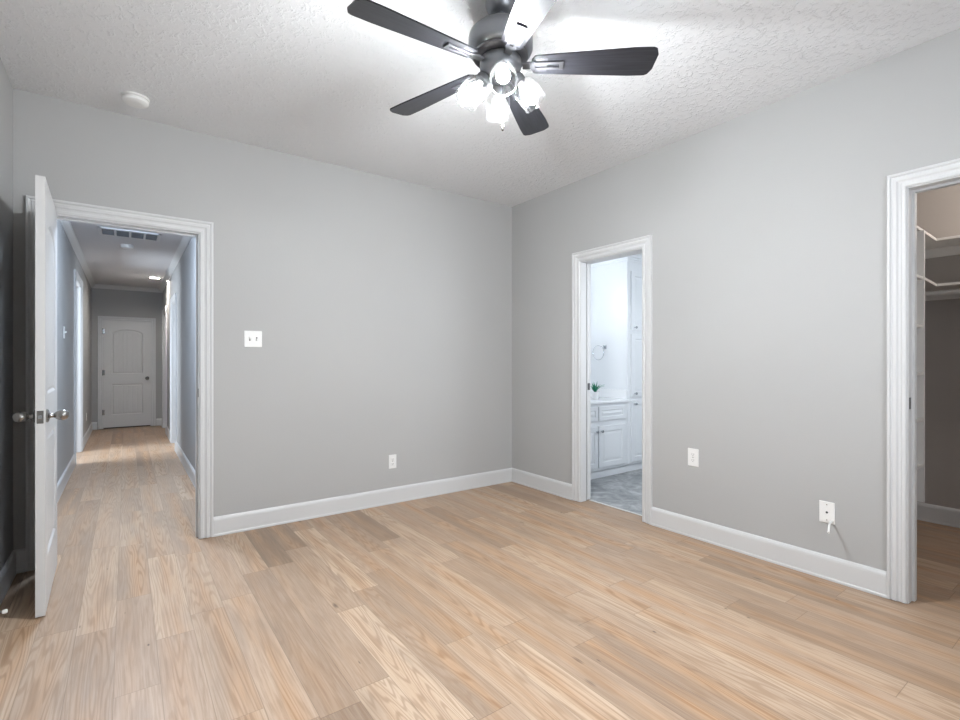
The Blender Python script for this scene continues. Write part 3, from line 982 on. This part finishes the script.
pp = thing('potted_plant', 'small green spiky plant in a white pot on the vanity counter', 'plant', (4.035, 3.50, 0.7925))
bm = bmesh.new()
lathe(bm, [(0, 0), (0.032, 0), (0.036, 0.006), (0.044, 0.075), (0.045, 0.082), (0.040, 0.082), (0.039, 0.072), (0, 0.072)], 28)
mk('pot', bm, M_pot, pp, smooth=True)
bm = bmesh.new(); lathe(bm, [(0, 0.0725), (0.036, 0.0725), (0.034, 0.076), (0, 0.077)], 20)
mk('soil', bm, M_soil, pp)
bm = bmesh.new()
for k in range(34):
    a = random.uniform(0, 2 * math.pi); ln = random.uniform(0.07, 0.125); lean = random.uniform(0.15, 0.95)
    d = Vector((math.cos(a), math.sin(a), 0)); s_ = Vector((-math.sin(a), math.cos(a), 0)); prev = None
    for q in range(6):
        f = q / 5
        p = d * (0.008 + ln * f * math.sin(lean) * (0.5 + 0.7 * f)) + Vector((0, 0, 0.074 + ln * f * math.cos(lean * f)))
        wd = 0.0065 * math.sin(math.pi * (0.15 + 0.85 * f)) + 0.0004
        cur = (bm.verts.new(p - s_ * wd), bm.verts.new(p + Vector((0, 0, -0.0015))), bm.verts.new(p + s_ * wd))
        if prev:
            bm.faces.new((prev[0], prev[1], cur[1], cur[0])); bm.faces.new((prev[1], prev[2], cur[2], cur[1]))
        prev = cur
lf = mk('leaves', bm, M_leaf, pp, smooth=True)
sd = lf.modifiers.new('thick', 'SOLIDIFY'); sd.thickness = 0.0008

vt = thing('vanity_light', 'vanity light bar with frosted globes above the counter', 'light fixture', (3.52, 3.945, 1.98))
bm = bmesh.new(); box(bm, -0.24, 0.24, -0.022, 0, -0.05, 0.05)
mk('backplate', bm, M_chrome, vt, bevel=0.004)
for x in (-0.16, 0.0, 0.16):
    bm = bmesh.new(); lathe(bm, [(0, 0.02), (0.018, 0.02), (0.02, 0.06), (0, 0.062)], 16, Matrix.Translation((x, 0, 0)) @ Matrix.Rotation(R(90), 4, 'X'))
    a_ = mk('arm', bm, M_chrome, vt, smooth=True)
    bm = bmesh.new(); bmesh.ops.create_uvsphere(bm, u_segments=20, v_segments=12, radius=0.045, matrix=Matrix.Translation((x, -0.10, 0)))
    mk('globe', bm, M_vbulb, vt, smooth=True)

# ------------------------------------------------------------------ closet
XCB, YCL = 4.86, 1.175
slab('wall_closet_back', XCB, XCB + 0.1, -0.9, 1.29, 0, 2.62, M_closetwall)
slab('wall_closet_left', XC, XCB, YCL, 1.29, 0, 2.62, M_closetwall)
slab('wall_closet_near', XC, XCB, -0.95, -0.85, 0, 2.62, M_closetwall)
slab('wall_closet_skin', XC, XC + 0.005, C1 + 0.11, YCL, 0, 2.62, M_closetwall)
baseboard('baseboard_closet_back', frame_on('x', XCB, -1), [(-0.85, YCL)])
baseboard('baseboard_closet_left', frame_on('y', YCL, -1), [(XC + 0.01, XCB)])

tw = thing('closet_shelf_tower', 'tall white built-in cubby shelf tower inside the closet', 'shelf unit', (3.8, 1.02, 0))
def tl_(o): o.location = (-3.8, -1.02, 0); return o
TY0, TY1 = 0.868, YCL - 0.002
TX0, TX1 = 3.50, 4.114
for x in (TX0, TX1 - 0.018):
    bm = bmesh.new(); box(bm, x, x + 0.018, TY0, TY1, 0.303, 2.030)
    tl_(mk('side_panel', bm, M_shelf, tw, bevel=0.001))
for z in (0.545, 0.838, 1.130, 1.427):
    bm = bmesh.new(); box(bm, TX0 + 0.018, TX1 - 0.018, TY0 + 0.004, TY1, z - 0.018, z)
    tl_(mk('shelf', bm, M_shelf, tw, bevel=0.001))
bm = bmesh.new(); box(bm, TX0 + 0.018, TX1 - 0.018, TY0 + 0.004, TY1, 1.717, 1.735)
tl_(mk('shelf', bm, M_shelf, tw, bevel=0.001))

def lshelf(z, label, x_start):
    t = thing('closet_shelf', label, 'shelf', (4.5, 0.3, z), group=None)
    bm = bmesh.new()
    pts_ = [(x_start, TY1), (x_start, TY0 + 0.002), (4.555, TY0 + 0.002 + 0.03), (4.555, -0.848), (XCB - 0.001, -0.848), (XCB - 0.001, TY1)]
    lo = [bm.verts.new((a - 4.5, b - 0.3, -0.018)) for a, b in pts_]; hi = [bm.verts.new((a - 4.5, b - 0.3, 0)) for a, b in pts_]
    bm.faces.new(lo[::-1]); bm.faces.new(hi)
    for k in range(6): bm.faces.new((lo[k], lo[(k + 1) % 6], hi[(k + 1) % 6], hi[k]))
    mk('board', bm, M_shelf, t, bevel=0.001)
    bm = bmesh.new()
    box(bm, XCB - 0.02 - 4.5, XCB - 0.001 - 4.5, -0.848 - 0.3, TY1 - 0.3, -0.085, -0.0185)
    mk('cleat', bm, M_shelf, t, bevel=0.001)
    return t
lshelf(2.050, 'upper closet shelf running round above the hanging rod and tower', TX0)
lshelf(1.735, 'lower closet shelf directly above the hanging rod', TX1 + 0.001)
rd = thing('closet_rod', 'pale hanging rod under the lower closet shelf', 'closet rod', (4.60, 0.3, 1.676))
bm = bmesh.new(); tube(bm, [(0, YCL - 0.301, 0), (0, -1.148, 0)], 0.0165, 16)
mk('rod', bm, M_shelf, rd, smooth=True)
bm = bmesh.new(); tube(bm, [(0, YCL - 0.3005, 0), (0, YCL - 0.306, 0)], 0.028, 20)
mk('rod_flange', bm, M_nickel, rd, smooth=True)
cl = thing('closet_light', 'bare bulb light fixture on the closet ceiling', 'ceiling light', (4.32, 0.15, 2.62))
bm = bmesh.new(); lathe(bm, [(0, 0), (0.055, 0), (0.055, -0.02), (0.03, -0.04), (0, -0.04)], 28)
mk('lampholder', bm, M_plastic, cl, smooth=True)
bm = bmesh.new(); lathe(bm, [(0, -0.041), (0.014, -0.045), (0.03, -0.075), (0.03, -0.09), (0.018, -0.108), (0, -0.113)], 20)
mk('light_bulb', bm, M_cbulb, cl, smooth=True)
